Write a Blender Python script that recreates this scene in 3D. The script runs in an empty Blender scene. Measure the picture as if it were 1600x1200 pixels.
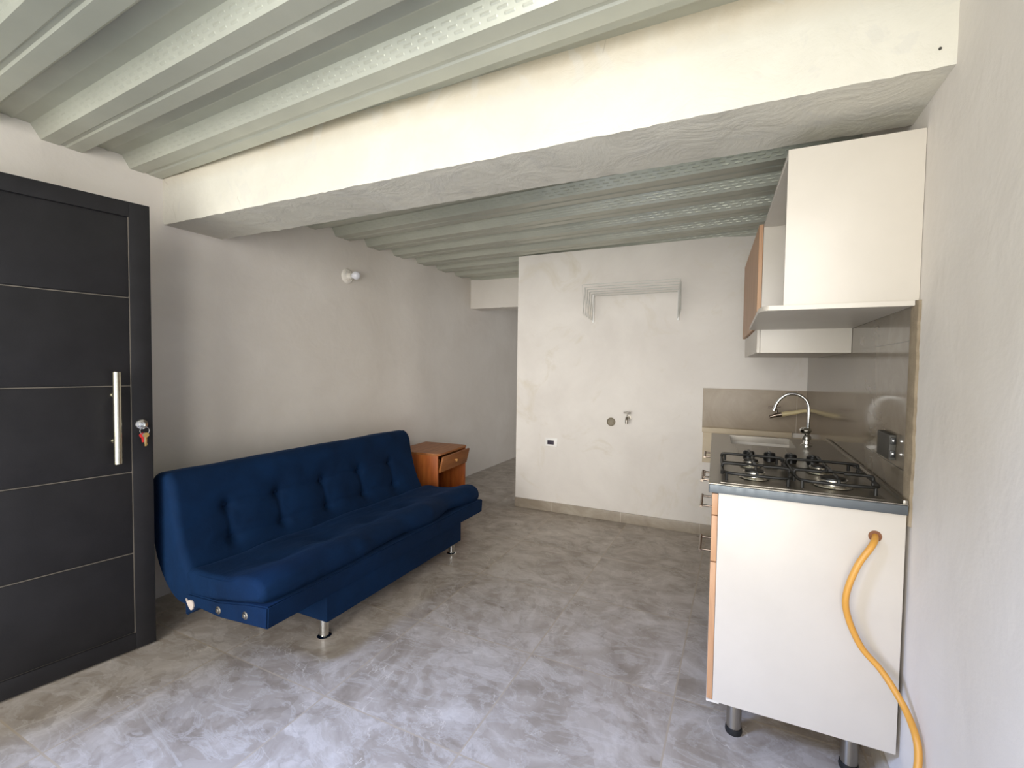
import bpy, bmesh, math, random
from mathutils import Vector, Matrix, noise

random.seed(7)
sc = bpy.context.scene
COL = sc.collection
PI = math.pi

# ------------------------------------------------------------------ camera
W = 3.295          # right wall plane
D = 2.427          # partition plane
YF = -1.65         # front wall plane
YE = 5.40          # end of the hallway
HC = 1.30
yaw, pitch, roll = 0.4488, -0.0380, 0.0134
fw = Vector((-math.sin(yaw) * math.cos(pitch), math.cos(yaw) * math.cos(pitch), math.sin(pitch)))
rt = Vector((math.cos(yaw), math.sin(yaw), 0))
up = rt.cross(fw)
rt2 = rt * math.cos(roll) + up * math.sin(roll)
up2 = -rt * math.sin(roll) + up * math.cos(roll)
cd = bpy.data.cameras.new('camera')
cam = bpy.data.objects.new('camera', cd)
COL.objects.link(cam)
cam.matrix_world = Matrix(((rt2.x, up2.x, -fw.x, 2.844), (rt2.y, up2.y, -fw.y, -1.506),
                           (rt2.z, up2.z, -fw.z, HC), (0, 0, 0, 1)))
cd.sensor_width = 36
cd.lens = 16.549
cd.clip_start = 0.02
sc.camera = cam

# ------------------------------------------------------------------ light and exposure
vs = sc.view_settings
vs.view_transform = 'Standard'
vs.look = 'None'
vs.gamma = 1.0
vs.use_curve_mapping = False
vs.exposure = 0.0

world = bpy.data.worlds.new('world')
sc.world = world
world.use_nodes = True
bg = world.node_tree.nodes['Background']
bg.inputs[0].default_value = (0.80, 0.90, 1.0, 1)
bg.inputs[1].default_value = 1.0


def area(name, loc, direction, sx, sy, power, color, spread=180):
    l = bpy.data.lights.new(name, 'AREA')
    l.shape = 'RECTANGLE'
    l.size, l.size_y = sx, sy
    l.energy = power
    l.color = color
    l.spread = math.radians(spread)
    o = bpy.data.objects.new(name, l)
    COL.objects.link(o)
    o.location = loc
    o.rotation_euler = Vector(direction).to_track_quat('-Z', 'Y').to_euler()
    return o


# open sky and sunlit surroundings seen through the doorway and window behind the camera
area('porch_daylight', (2.7, -4.6, 1.5), (-0.15, 1, 0.0), 5.0, 3.0, 450, (1.0, 0.955, 0.895))
# blue sky high above the doorway
area('sky_daylight', (-0.8, -3.5, 3.9), (0.72, 1.0, -1.15), 0.9, 1.0, 620, (0.42, 0.57, 1.0))
# light thrown up by the sunlit ground outside the door
area('ground_bounce', (1.9, -2.9, 0.05), (-0.25, 0.40, 1.0), 2.8, 1.8, 48, (0.95, 1.0, 0.74))
# daylight entering the hallway behind the partition
area('hall_daylight', (W - 0.3, 4.1, 1.2), (-1, 0, 0), 1.0, 1.6, 14, (0.93, 0.95, 1.0))


# ------------------------------------------------------------------ materials
def lin(c):
    return tuple(((x / 255) / 12.92 if x / 255 <= 0.04045 else ((x / 255 + 0.055) / 1.055) ** 2.4) for x in c) + (1,)


class NT:
    def __init__(self, name):
        self.m = bpy.data.materials.new(name)
        self.m.use_nodes = True
        self.t = self.m.node_tree
        self.b = self.t.nodes['Principled BSDF']
        self.tc = None

    def n(self, typ, **kw):
        nd = self.t.nodes.new(typ)
        for k, v in kw.items():
            setattr(nd, k, v)
        return nd

    def link(self, a, b):
        self.t.links.new(a, b)

    def coord(self):
        if not self.tc:
            self.tc = self.n('ShaderNodeTexCoord')
        return self.tc.outputs['Object']

    def mapping(self, scale=(1, 1, 1), rot=(0, 0, 0), vec=None):
        mp = self.n('ShaderNodeMapping')
        mp.inputs['Scale'].default_value = scale
        mp.inputs['Rotation'].default_value = rot
        self.link(vec or self.coord(), mp.inputs['Vector'])
        return mp.outputs[0]

    def noise(self, scale, detail=4, rough=0.55, dist=0.0, vec=None):
        nd = self.n('ShaderNodeTexNoise')
        nd.inputs['Scale'].default_value = scale
        nd.inputs['Detail'].default_value = detail
        nd.inputs['Roughness'].default_value = rough
        nd.inputs['Distortion'].default_value = dist
        self.link(vec or self.coord(), nd.inputs['Vector'])
        return nd.outputs['Fac']

    def ramp(self, fac, stops):
        r = self.n('ShaderNodeValToRGB')
        e = r.color_ramp.elements
        while len(e) < len(stops):
            e.new(0.5)
        for el, (p, c) in zip(e, stops):
            el.position = p
            el.color = c if len(c) == 4 else lin(c)
        self.link(fac, r.inputs['Fac'])
        return r.outputs['Color']

    def mix(self, fac, a, b, mode='MIX'):
        m = self.n('ShaderNodeMix', data_type='RGBA', blend_type=mode)
        for s, v in ((m.inputs[0], fac), (m.inputs[6], a), (m.inputs[7], b)):
            if hasattr(v, 'links'):
                self.link(v, s)
            else:
                s.default_value = v
        return m.outputs[2]

    def math(self, op, a, b=None, c=None):
        m = self.n('ShaderNodeMath', operation=op)
        for s, v in zip(m.inputs, (a, b, c)):
            if v is None:
                continue
            if hasattr(v, 'links'):
                self.link(v, s)
            else:
                s.default_value = v
        return m.outputs[0]

    def bump(self, h, strength=0.3, dist=0.01, normal=None):
        b = self.n('ShaderNodeBump')
        b.inputs['Strength'].default_value = strength
        b.inputs['Distance'].default_value = dist
        self.link(h, b.inputs['Height'])
        if normal:
            self.link(normal, b.inputs['Normal'])
        return b.outputs[0]

    def set(self, color=None, rough=None, metal=None, normal=None, **kw):
        for nm, v in (('Base Color', color), ('Roughness', rough), ('Metallic', metal), ('Normal', normal)):
            if v is None:
                continue
            if hasattr(v, 'links'):
                self.link(v, self.b.inputs[nm])
            else:
                self.b.inputs[nm].default_value = v
        for k, v in kw.items():
            self.b.inputs[k].default_value = v
        return self.m


def plaster(name, c1, c2, patch=None):
    n = NT(name)
    col = n.ramp(n.noise(1.6, 5, 0.6, 0.4), [(0.35, c1), (0.68, c2)])
    if patch:
        pf = n.ramp(n.noise(2.7, 6, 0.65, 1.2), [(0.56, (0, 0, 0, 1)), (0.74, (1, 1, 1, 1))])
        col = n.mix(pf, col, lin(patch))
    h = n.noise(45, 6, 0.7)
    h2 = n.noise(5, 4, 0.5, 0.6)
    nm = n.bump(h, 0.13, 0.006)
    nm = n.bump(h2, 0.22, 0.02, nm)
    return n.set(col, 0.85, 0, nm)


def beam_plaster():
    n = NT('beam_plaster')
    col = n.ramp(n.noise(1.8, 5, 0.6, 0.5), [(0.35, (204, 200, 188)), (0.68, (216, 212, 200))])
    sep = n.n('ShaderNodeSeparateXYZ')
    n.link(n.coord(), sep.inputs[0])
    # brown damp staining along the deck line
    zt = n.math('MULTIPLY_ADD', sep.outputs[2], 9.0, -19.95)
    st = n.math('MULTIPLY', n.math('MAXIMUM', zt, 0.0), n.noise(3.2, 5, 0.7, 0.8))
    st = n.math('MINIMUM', st, 0.55)
    col = n.mix(st, col, lin((176, 156, 124)))
    # patchy overpaint
    pf = n.ramp(n.noise(3.0, 7, 0.6, 2.0), [(0.55, (0, 0, 0, 1)), (0.58, (0.35, 0.35, 0.35, 1))])
    col = n.mix(pf, col, lin((200, 197, 190)))
    # hairline cracks
    v = n.n('ShaderNodeTexVoronoi', feature='DISTANCE_TO_EDGE')
    v.inputs['Scale'].default_value = 2.3
    dv = n.n('ShaderNodeVectorMath', operation='ADD')
    nz = n.n('ShaderNodeTexNoise')
    nz.inputs['Scale'].default_value = 6
    n.link(n.coord(), nz.inputs['Vector'])
    sc_ = n.n('ShaderNodeVectorMath', operation='SCALE')
    sc_.inputs['Scale'].default_value = 0.22
    n.link(nz.outputs['Color'], sc_.inputs[0])
    n.link(n.coord(), dv.inputs[0])
    n.link(sc_.outputs[0], dv.inputs[1])
    n.link(dv.outputs[0], v.inputs['Vector'])
    crack = n.math('LESS_THAN', v.outputs['Distance'], 0.0045)
    gate = n.math('GREATER_THAN', n.noise(2.1, 2), 0.56)
    crack = n.math('MULTIPLY', crack, gate)
    col = n.mix(n.math('MULTIPLY', crack, 0.35), col, lin((150, 140, 125)))
    nm = n.bump(n.noise(30, 6, 0.7), 0.2, 0.006)
    nm = n.bump(n.noise(6, 5, 0.6, 1.0), 0.35, 0.02, nm)
    return n.set(col, 0.8, 0, nm)


M_wall = plaster('white_plaster', (218, 211, 202), (227, 221, 213))
M_part = plaster('white_plaster_back', (226, 220, 213), (238, 233, 226), (222, 214, 200))
M_beam = beam_plaster()


def floor_mat():
    n = NT('grey_marbled_tile')
    P = 0.615
    sep = n.n('ShaderNodeSeparateXYZ')
    n.link(n.coord(), sep.inputs[0])
    u = n.math('DIVIDE', n.math('SUBTRACT', sep.outputs[0], 2.650 - 10 * P), P)
    v = n.math('DIVIDE', n.math('SUBTRACT', sep.outputs[1], -0.200 - 10 * P), P)
    fu, fv = n.math('FLOOR', u), n.math('FLOOR', v)
    du = n.math('ABSOLUTE', n.math('SUBTRACT', n.math('FRACT', u), 0.5))
    dv = n.math('ABSOLUTE', n.math('SUBTRACT', n.math('FRACT', v), 0.5))
    joint = n.math('GREATER_THAN', n.math('MAXIMUM', du, dv), 0.4948)
    cb = n.n('ShaderNodeCombineXYZ')
    n.link(fu, cb.inputs[0])
    n.link(fv, cb.inputs[1])
    wn = n.n('ShaderNodeTexWhiteNoise', noise_dimensions='3D')
    n.link(cb.outputs[0], wn.inputs['Vector'])
    off = n.n('ShaderNodeVectorMath', operation='SCALE')
    off.inputs['Scale'].default_value = 7.0
    n.link(wn.outputs['Color'], off.inputs[0])
    add = n.n('ShaderNodeVectorMath', operation='ADD')
    n.link(n.coord(), add.inputs[0])
    n.link(off.outputs[0], add.inputs[1])
    vec = n.mapping((1, 1, 1), (0, 0, 0.7), add.outputs[0])
    vec2 = n.mapping((0.8, 1.5, 1), (0, 0, 0.35), add.outputs[0])
    base = n.ramp(n.noise(3.2, 9, 0.62, 1.6, vec), [(0.27, (128, 116, 103)), (0.44, (154, 143, 131)), (0.56, (172, 162, 152)), (0.72, (196, 188, 179))])
    sw = n.ramp(n.noise(5.0, 8, 0.68, 2.6, vec2), [(0.50, (0, 0, 0, 1)), (0.56, (0.42, 0.42, 0.42, 1)), (0.60, (0.08, 0.08, 0.08, 1)), (0.70, (0.35, 0.35, 0.35, 1))])
    col = n.mix(sw, base, lin((196, 190, 184)))
    dk = n.ramp(n.noise(4.2, 8, 0.7, 2.2, vec), [(0.36, (0.5, 0.5, 0.5, 1)), (0.42, (0, 0, 0, 1))])
    col = n.mix(dk, col, lin((140, 130, 120)))
    # angular overlapping flakes in the print
    nv = n.n('ShaderNodeTexNoise')
    nv.inputs['Scale'].default_value = 4.0
    nv.inputs['Detail'].default_value = 6
    n.link(vec, nv.inputs['Vector'])
    sv = n.n('ShaderNodeVectorMath', operation='SCALE')
    sv.inputs['Scale'].default_value = 0.35
    n.link(nv.outputs['Color'], sv.inputs[0])
    av = n.n('ShaderNodeVectorMath', operation='ADD')
    n.link(vec2, av.inputs[0])
    n.link(sv.outputs[0], av.inputs[1])
    vo = n.n('ShaderNodeTexVoronoi')
    vo.inputs['Scale'].default_value = 8.5
    n.link(av.outputs[0], vo.inputs['Vector'])
    cs = n.n('ShaderNodeSeparateColor')
    n.link(vo.outputs['Color'], cs.inputs[0])
    col = n.mix(n.math('MULTIPLY', n.math('GREATER_THAN', cs.outputs[0], 0.66), 0.20), col, lin((190, 182, 174)))
    col = n.mix(n.math('MULTIPLY', n.math('LESS_THAN', cs.outputs[0], 0.26), 0.20), col, lin((132, 121, 109)))
    # thin pale veins
    vf = n.noise(1.5, 5, 0.55, 1.5, vec)
    ve = n.math('ABSOLUTE', n.math('SUBTRACT', vf, 0.5))
    vm = n.math('LESS_THAN', ve, 0.0022)
    vm = n.math('MULTIPLY', vm, n.math('GREATER_THAN', n.noise(2.4, 2, 0.5, 0, vec2), 0.52))
    col = n.mix(n.math('MULTIPLY', vm, 0.5), col, lin((206, 198, 186)))
    col = n.mix(joint, col, lin((168, 154, 136)))
    r = n.ramp(n.noise(6, 5), [(0.3, (0.27, 0.27, 0.27, 1)), (0.7, (0.40, 0.40, 0.40, 1))])
    nm = n.bump(n.math('MULTIPLY', joint, -1.0), 0.35, 0.002)
    nm = n.bump(n.noise(14, 3), 0.06, 0.004, nm)
    return n.set(col, r, 0, nm)


M_floor = floor_mat()


def tile_mat(name, c1, c2, c3, rough, joints_y=(), joints_z=(), jc=(170, 160, 145), axis=1):
    n = NT(name)
    col = n.ramp(n.noise(4.0, 8, 0.65, 1.2), [(0.3, c1), (0.55, c2), (0.78, c3)])
    sep = n.n('ShaderNodeSeparateXYZ')
    n.link(n.coord(), sep.inputs[0])
    j = None
    for ax, vals in ((axis, joints_y), (2, joints_z)):
        for val in vals:
            d = n.math('LESS_THAN', n.math('ABSOLUTE', n.math('SUBTRACT', sep.outputs[ax], val)), 0.0016)
            j = d if j is None else n.math('MAXIMUM', j, d)
    nm = n.bump(n.noise(8, 4), 0.05, 0.004)
    if j is not None:
        col = n.mix(j, col, lin(jc))
        nm = n.bump(n.math('MULTIPLY', j, -1.0), 0.4, 0.002, nm)
    return n.set(col, rough, 0, nm)


M_tile_r = tile_mat('taupe_wall_tile', (112, 102, 88), (126, 116, 101), (142, 132, 116), 0.12, (0.99, 1.79), (1.01, 1.387), (92, 86, 76))
M_tile_b = tile_mat('beige_wall_tile', (158, 143, 124), (170, 156, 137), (182, 168, 150), 0.42, (3.225,), (), (205, 196, 180), 0)
M_skirt = tile_mat('skirting_tile', (150, 138, 122), (168, 157, 142), (188, 180, 166), 0.3, (1.368, 1.983, 2.6), (), (208, 200, 186), 0)
M_skirt_r = tile_mat('skirting_tile_right', (160, 150, 134), (178, 168, 153), (196, 188, 174), 0.3)
M_cream = tile_mat('cream_grout', (196, 180, 152), (206, 191, 165), (214, 200, 176), 0.6)


def mortar():
    n = NT('grey_mortar')
    col = n.ramp(n.noise(14, 7, 0.7, 0.5), [(0.3, (124, 110, 90)), (0.7, (160, 145, 122))])
    return n.set(col, 0.9, 0, n.bump(n.noise(60, 5, 0.7), 0.5, 0.005))


M_mortar = mortar()


def deck_mat():
    n = NT('galvanised_deck')
    col = n.ramp(n.noise(1.6, 4, 0.6, 0.3), [(0.3, (176, 178, 166)), (0.7, (192, 193, 180))])
    sep = n.n('ShaderNodeSeparateXYZ')
    n.link(n.coord(), sep.inputs[0])
    x, z = sep.outputs[0], sep.outputs[2]
    h = None
    # three staggered rows of pressed lozenges on the webs
    for k, zc in enumerate((2.300, 2.3135, 2.327)):
        xs = n.math('FRACT', n.math('ADD', n.math('DIVIDE', x, 0.058), 0.33 * k))
        dx = n.math('MAXIMUM', n.math('SUBTRACT', n.math('ABSOLUTE', n.math('SUBTRACT', xs, 0.5)), 0.24), 0.0)
        dx = n.math('MULTIPLY', dx, 0.058)
        dz = n.math('ABSOLUTE', n.math('SUBTRACT', z, zc))
        d = n.math('SQRT', n.math('ADD', n.math('MULTIPLY', dx, dx), n.math('MULTIPLY', dz, dz)))
        s = n.math('SUBTRACT', 1.0, n.math('MINIMUM', n.math('DIVIDE', d, 0.0042), 1.0))
        h = s if h is None else n.math('MAXIMUM', h, s)
    nm = n.bump(h, 0.5, 0.0022)
    nm = n.bump(n.noise(3, 2), 0.1, 0.02, nm)
    r = n.ramp(n.noise(9, 4), [(0.3, (0.36, 0.36, 0.36, 1)), (0.7, (0.5, 0.5, 0.5, 1))])
    return n.set(col, r, 0.35, nm)


M_deck = deck_mat()


def paint(name, c, rough=0.5, metal=0.0, bump=0.0, bscale=60, var=6, **kw):
    n = NT(name)
    lo = tuple(max(0, k - var) for k in c)
    hi = tuple(min(255, k + var) for k in c)
    col = n.ramp(n.noise(8, 4), [(0.3, lo), (0.7, hi)])
    nm = n.bump(n.noise(bscale, 4, 0.6), bump, 0.003) if bump else None
    return n.set(col, rough, metal, nm, **kw)


def wood(name, c1, c2, c3, scale=(30, 30, 2.5), rough=0.45):
    n = NT(name)
    f = n.noise(1.0, 6, 0.6, 0.7, n.mapping(scale))
    col = n.ramp(f, [(0.3, c1), (0.5, c2), (0.72, c3)])
    return n.set(col, rough, 0, n.bump(f, 0.1, 0.002))


def brushed(name, c, rough=0.32, scale=(3, 3, 120)):
    n = NT(name)
    f = n.noise(1.0, 4, 0.6, 0, n.mapping(scale))
    col = n.ramp(f, [(0.3, tuple(int(k * .93) for k in c)), (0.7, c)])
    r = n.ramp(f, [(0.3, (rough * .8,) * 3 + (1,)), (0.7, (rough * 1.2,) * 3 + (1,))])
    return n.set(col, r, 1.0)


def fabric(name, c1, c2):
    n = NT(name)
    col = n.ramp(n.noise(5, 5, 0.6, 0.3), [(0.3, c1), (0.7, c2)])
    w = n.noise(420, 2, 0.5)
    cr = n.noise(1.0, 5, 0.55, 1.1, n.mapping((9, 3.2, 6), (0.2, 0, 0.2)))
    nm = n.bump(w, 0.25, 0.0012)
    nm = n.bump(cr, 0.38, 0.02, nm)
    n.set(col, 0.85, 0, nm)
    n.b.inputs['Specular IOR Level'].default_value = 0.15
    n.b.inputs['Sheen Weight'].default_value = 0.08
    n.b.inputs['Sheen Tint'].default_value = lin((70, 120, 190))
    n.b.inputs['Sheen Roughness'].default_value = 0.4
    return n.m


M_navy = fabric('navy_microfibre', (4, 27, 54), (6, 36, 69))
M_navy_d = fabric('navy_microfibre_tuft', (2, 22, 48), (3, 28, 58))
M_chrome = brushed('chrome', (225, 225, 222), 0.10)
M_steel = brushed('stainless_steel', (172, 166, 156), 0.36, (4, 90, 4))
M_steel_d = brushed('steel_edge', (112, 118, 122), 0.55, (60, 3, 3))
M_handle = brushed('brushed_handle', (205, 200, 180), 0.26, (80, 80, 4))
M_nickel = brushed('nickel_handle', (138, 126, 116), 0.3)
M_white_mel = paint('white_melamine', (197, 190, 179), 0.35, 0, 0.03, 200, 2)
M_edge = paint('melamine_edge', (206, 200, 190), 0.5, 0, 0, 60, 2)
M_oak = wood('oak_melamine', (168, 126, 92), (186, 144, 108), (200, 160, 124))
M_oak_d = wood('oak_melamine_face', (146, 116, 90), (162, 130, 102), (174, 142, 114))
M_pine = wood('orange_pine', (146, 74, 26), (172, 92, 36), (192, 110, 48), (22, 22, 3))
M_pine_h = wood('orange_pine_board', (140, 84, 42), (160, 100, 52), (178, 118, 66), (30, 3, 22))
M_knob = paint('pale_wood_knob', (214, 160, 96), 0.35)
M_dark_in = paint('dark_interior', (70, 44, 28), 0.8)
M_door = paint('charcoal_painted_steel', (30, 29, 31), 0.5, 0.0, 0.12, 150, 3, **{'Specular IOR Level': 0.28})
M_door_edge = paint('pale_door_groove', (92, 86, 78), 0.6)  # paler than the leaf, for the thin lines along the panel grooves
M_black = paint('black_plastic', (22, 23, 24), 0.35)
M_enamel = paint('black_enamel_wire', (18, 17, 14), 0.5)
M_alu = paint('burner_aluminium', (205, 200, 188), 0.22, 0.9)
M_rubber = paint('black_rubber', (20, 20, 20), 0.6)
M_whitep = paint('white_plastic', (246, 244, 240), 0.35)
M_pclay = paint('porcelain_white', (226, 220, 210), 0.28)
M_bulbm = paint('frosted_bulb', (226, 226, 232), 0.12)
M_wirew = paint('white_coated_wire', (204, 203, 196), 0.35, 0.2)
M_pvc = paint('grey_drain_cap', (138, 128, 108), 0.5, 0, 0.3, 90, 14)
M_socket = paint('dark_socket', (52, 44, 58), 0.5)
M_hose = paint('yellow_gas_hose', (204, 148, 62), 0.42, 0, 0.05, 80, 6)
M_box = paint('graphite_box', (58, 56, 50), 0.6)
M_tear = paint('torn_padding', (196, 184, 176), 0.9, 0, 0.5, 80, 14)
M_red = paint('red_key_cover', (190, 36, 32), 0.4)
M_brass = paint('brass_key', (205, 175, 110), 0.25, 0.9)
M_teflon = paint('cream_pipe', (222, 206, 160), 0.5)
M_grout = paint('dark_hole', (120, 78, 50), 0.8)


# ------------------------------------------------------------------ mesh helpers
def B():
    return bmesh.new()


def merge(bm, other):
    me = bpy.data.meshes.new('tmp')
    other.to_mesh(me)
    bm.from_mesh(me)
    bpy.data.meshes.remove(me)
    other.free()


def box(bm, lo, hi, bev=0.0, seg=2, mi=0, mat=None):
    b = B()
    bmesh.ops.create_cube(b, size=1)
    for v in b.verts:
        v.co = Vector([(lo[i] + hi[i]) / 2 + v.co[i] * (hi[i] - lo[i]) for i in range(3)])
    if bev:
        bmesh.ops.bevel(b, geom=b.edges[:], offset=bev, segments=seg, profile=0.6, affect='EDGES')
    for f in b.faces:
        f.material_index = mi
    if mat:
        b.transform(mat)
    merge(bm, b)
    return bm


def cyl(bm, p, q, r0, r1=None, seg=24, bev=0.0, mi=0):
    p, q = Vector(p), Vector(q)
    r1 = r0 if r1 is None else r1
    b = B()
    d = q - p
    bmesh.ops.create_cone(b, cap_ends=True, cap_tris=False, segments=seg, radius1=r0, radius2=r1, depth=d.length)
    if bev:
        es = [e for e in b.edges if len(e.link_faces) == 2 and (len(e.link_faces[0].verts) > 4) != (len(e.link_faces[1].verts) > 4)]
        bmesh.ops.bevel(b, geom=es, offset=bev, segments=2, affect='EDGES')
    for f in b.faces:
        f.material_index = mi
    b.transform(Matrix.Translation((p + q) / 2) @ d.to_track_quat('Z', 'Y').to_matrix().to_4x4())
    merge(bm, b)
    return bm


def tube(bm, pts, r, seg=12, smooth=0, closed=False, mi=0):
    pts = [Vector(p) for p in pts]
    if smooth:
        out = []
        n = len(pts)
        rng = range(n) if closed else range(n - 1)
        for i in rng:
            p0 = pts[(i - 1) % n] if closed or i > 0 else pts[i]
            p1, p2 = pts[i], pts[(i + 1) % n]
            p3 = pts[(i + 2) % n] if closed or i + 2 < n else p2
            for k in range(smooth):
                t = k / smooth
                out.append(0.5 * ((2 * p1) + (-p0 + p2) * t + (2 * p0 - 5 * p1 + 4 * p2 - p3) * t * t + (-p0 + 3 * p1 - 3 * p2 + p3) * t ** 3))
        if not closed:
            out.append(pts[-1])
        pts = out
    n = len(pts)
    rs = r if isinstance(r, (list, tuple)) else [r] * n
    rings = []
    prev = None
    for i, p in enumerate(pts):
        a = pts[(i - 1) % n] if (closed or i > 0) else p
        c = pts[(i + 1) % n] if (closed or i < n - 1) else p
        t = (c - a).normalized()
        if prev is None:
            ref = Vector((0, 0, 1)) if abs(t.z) < 0.9 else Vector((1, 0, 0))
            s = t.cross(ref).normalized()
        else:
            s = (prev - t * prev.dot(t)).normalized()
        prev = s
        w = t.cross(s)
        rings.append([bm.verts.new(p + (s * math.cos(2 * PI * k / seg) + w * math.sin(2 * PI * k / seg)) * rs[i]) for k in range(seg)])
    m = n if closed else n - 1
    for i in range(m):
        A, Bq = rings[i], rings[(i + 1) % n]
        for k in range(seg):
            f = bm.faces.new((A[k], A[(k + 1) % seg], Bq[(k + 1) % seg], Bq[k]))
            f.material_index = mi
    if not closed:
        for rr in (rings[0][::-1], rings[-1]):
            f = bm.faces.new(rr)
            f.material_index = mi
    return bm


def lathe(bm, prof, origin, axis=(0, 0, 1), seg=32, mi=0):
    """prof: list of (r, h) along axis"""
    q = Vector(axis).to_track_quat('Z', 'Y')
    o = Vector(origin)
    rings = []
    for r, h in prof:
        if r < 1e-6:
            rings.append([bm.verts.new(o + q @ Vector((0, 0, h)))])
        else:
            rings.append([bm.verts.new(o + q @ Vector((r * math.cos(2 * PI * k / seg), r * math.sin(2 * PI * k / seg), h))) for k in range(seg)])
    for a, b in zip(rings, rings[1:]):
        for k in range(seg):
            vs_ = [a[k % len(a)], a[(k + 1) % len(a)], b[(k + 1) % len(b)], b[k % len(b)]]
            u = []
            for v in vs_:
                if v not in u:
                    u.append(v)
            if len(u) > 2:
                f = bm.faces.new(u)
                f.material_index = mi
    for r in (rings[0], rings[-1]):
        if len(r) > 2:
            bm.faces.new(r).material_index = mi
    return bm


def prism(bm, poly, a, b, axis='y', mi=0, bev=0.0):
    """extrude polygon (list of 2-tuples) along axis from a to b"""
    def P3(u, v, t):
        return {'y': (u, t, v), 'x': (t, u, v), 'z': (u, v, t)}[axis]
    t_ = B()
    A = [t_.verts.new(P3(u, v, a)) for u, v in poly]
    C = [t_.verts.new(P3(u, v, b)) for u, v in poly]
    t_.faces.new(A)
    t_.faces.new(C[::-1])
    n = len(poly)
    for i in range(n):
        t_.faces.new((A[i], C[i], C[(i + 1) % n], A[(i + 1) % n]))
    bmesh.ops.recalc_face_normals(t_, faces=t_.faces[:])
    if bev:
        bmesh.ops.bevel(t_, geom=t_.edges[:], offset=bev, segments=2, affect='EDGES')
    for f in t_.faces:
        f.material_index = mi
    merge(bm, t_)
    return bm


def obj(name, bm, mats, parent=None, origin=None, angle=35, recalc=True):
    """link a bmesh as one object. Coordinates of bm are the parent's local ones when parent is rotated,
    else world ones shifted to the parent's location."""
    if recalc:
        bmesh.ops.recalc_face_normals(bm, faces=bm.faces[:])
    me = bpy.data.meshes.new(name)
    o = bpy.data.objects.new(name, me)
    if origin is not None:
        bm.transform(Matrix.Translation(-Vector(origin)))
        o.location = origin
    for f in bm.faces:
        f.smooth = True
    bm.to_mesh(me)
    bm.free()
    me.set_sharp_from_angle(angle=math.radians(angle))
    for m in (mats if isinstance(mats, (list, tuple)) else [mats]):
        me.materials.append(m)
    COL.objects.link(o)
    if parent:
        o.parent = parent
    return o


def tag(o, label=None, cat=None, group=None, kind=None):
    for k, v in (('label', label), ('category', cat), ('group', group), ('kind', kind)):
        if v:
            o[k] = v
    return o


def thing(name, label, cat, loc=(0, 0, 0), rz=0.0, group=None):
    o = bpy.data.objects.new(name, None)
    COL.objects.link(o)
    o.location = loc
    o.rotation_euler = (0, 0, rz)
    o.empty_display_size = 0.05
    return tag(o, label, cat, group)


class Sub:
    """builds parts in world coordinates under a thing that sits unrotated at loc"""
    def __init__(self, root):
        self.r = root
        self.off = Matrix.Translation(-Vector(root.location))

    warp = None

    def part(self, name, bm, mats, parent=None, label=None, angle=35):
        if self.warp:
            for v in bm.verts:
                v.co = self.warp(v.co)
        bm.transform(self.off)
        o = obj(name, bm, mats, parent or self.r, angle=angle)
        if label:
            o['label'] = label
        return o


def struct(name, bm, mats, label=None):
    o = obj(name, bm, mats)
    return tag(o, label, None, None, 'structure')


# ------------------------------------------------------------------ room shell
TOP = 2.42
bm = B()
box(bm, (-0.15, YF - 0.9, -0.12), (W + 0.15, YE + 0.15, 0))
struct('floor', bm, M_floor, 'grey marbled porcelain tile floor')

bm = B()
box(bm, (-0.15, YF - 0.15, 0), (0, YE + 0.15, TOP))
struct('wall_left', bm, M_wall, 'white plastered wall behind the blue sofa')
bm = B()
box(bm, (W, YF - 0.15, 0), (W + 0.15, YE + 0.15, TOP))
struct('wall_right', bm, M_wall, 'white plastered wall at the right edge beside the kitchen')
# partition with the hallway passing on its left
bm = B()
box(bm, (1.0, D, 0), (W, D + 0.14, 2.30))
struct('wall_back', bm, M_part, 'white partition wall with skirting and drying rack')
bm = B()
box(bm, (0, YE, 0), (W, YE + 0.15, TOP))
struct('wall_hallway', bm, M_wall, 'wall closing the hallway')
# front wall behind the camera, with the doorway and a window opening
bm = B()
y0, y1 = YF - 0.12, YF
box(bm, (0, y0, 0), (0.26, y1, TOP))
box(bm, (0.26, y0, 2.24), (1.52, y1, TOP))
box(bm, (1.52, y0, 0), (1.66, y1, TOP))
box(bm, (1.66, y0, 0), (3.20, y1, 0.45))
box(bm, (1.66, y0, 2.24), (3.20, y1, TOP))
box(bm, (3.20, y0, 0), (W, y1, TOP))
struct('wall_front', bm, M_wall, 'front wall with the open doorway')


# main beam, its lower arrises slightly rough
def beam(name, x0, x1, ya, yb, za, zb, seed, mat, label):
    rnd = random.Random(seed)
    bm = B()
    n = int((x1 - x0) / 0.025)
    rows = []
    for i in range(n + 1):
        x = x0 + (x1 - x0) * i / n
        j = [rnd.gauss(0, 0.0010) + 0.0012 * noise.noise(Vector((x * 3, seed, k))) for k in range(4)]
        pr = [(ya, zb), (ya + 0.3 * j[0], za + 0.012), (ya + 0.003 + j[0], za + j[1]), (ya + 0.012, za + 0.5 * j[1]),
              ((ya + yb) / 2, za + 0.4 * j[2]), (yb - 0.012, za + 0.5 * j[2]), (yb - 0.003 + j[3], za + j[2]), (yb, za + 0.012), (yb, zb)]
        rows.append([bm.verts.new((x, a, b)) for a, b in pr])
    for a, b in zip(rows, rows[1:]):
        for k in range(len(a)):
            bm.faces.new((a[k], a[(k + 1) % len(a)], b[(k + 1) % len(b)], b[k]))
    bm.faces.new(rows[0])
    bm.faces.new(rows[-1][::-1])
    return struct(name, bm, mat, label)


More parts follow.
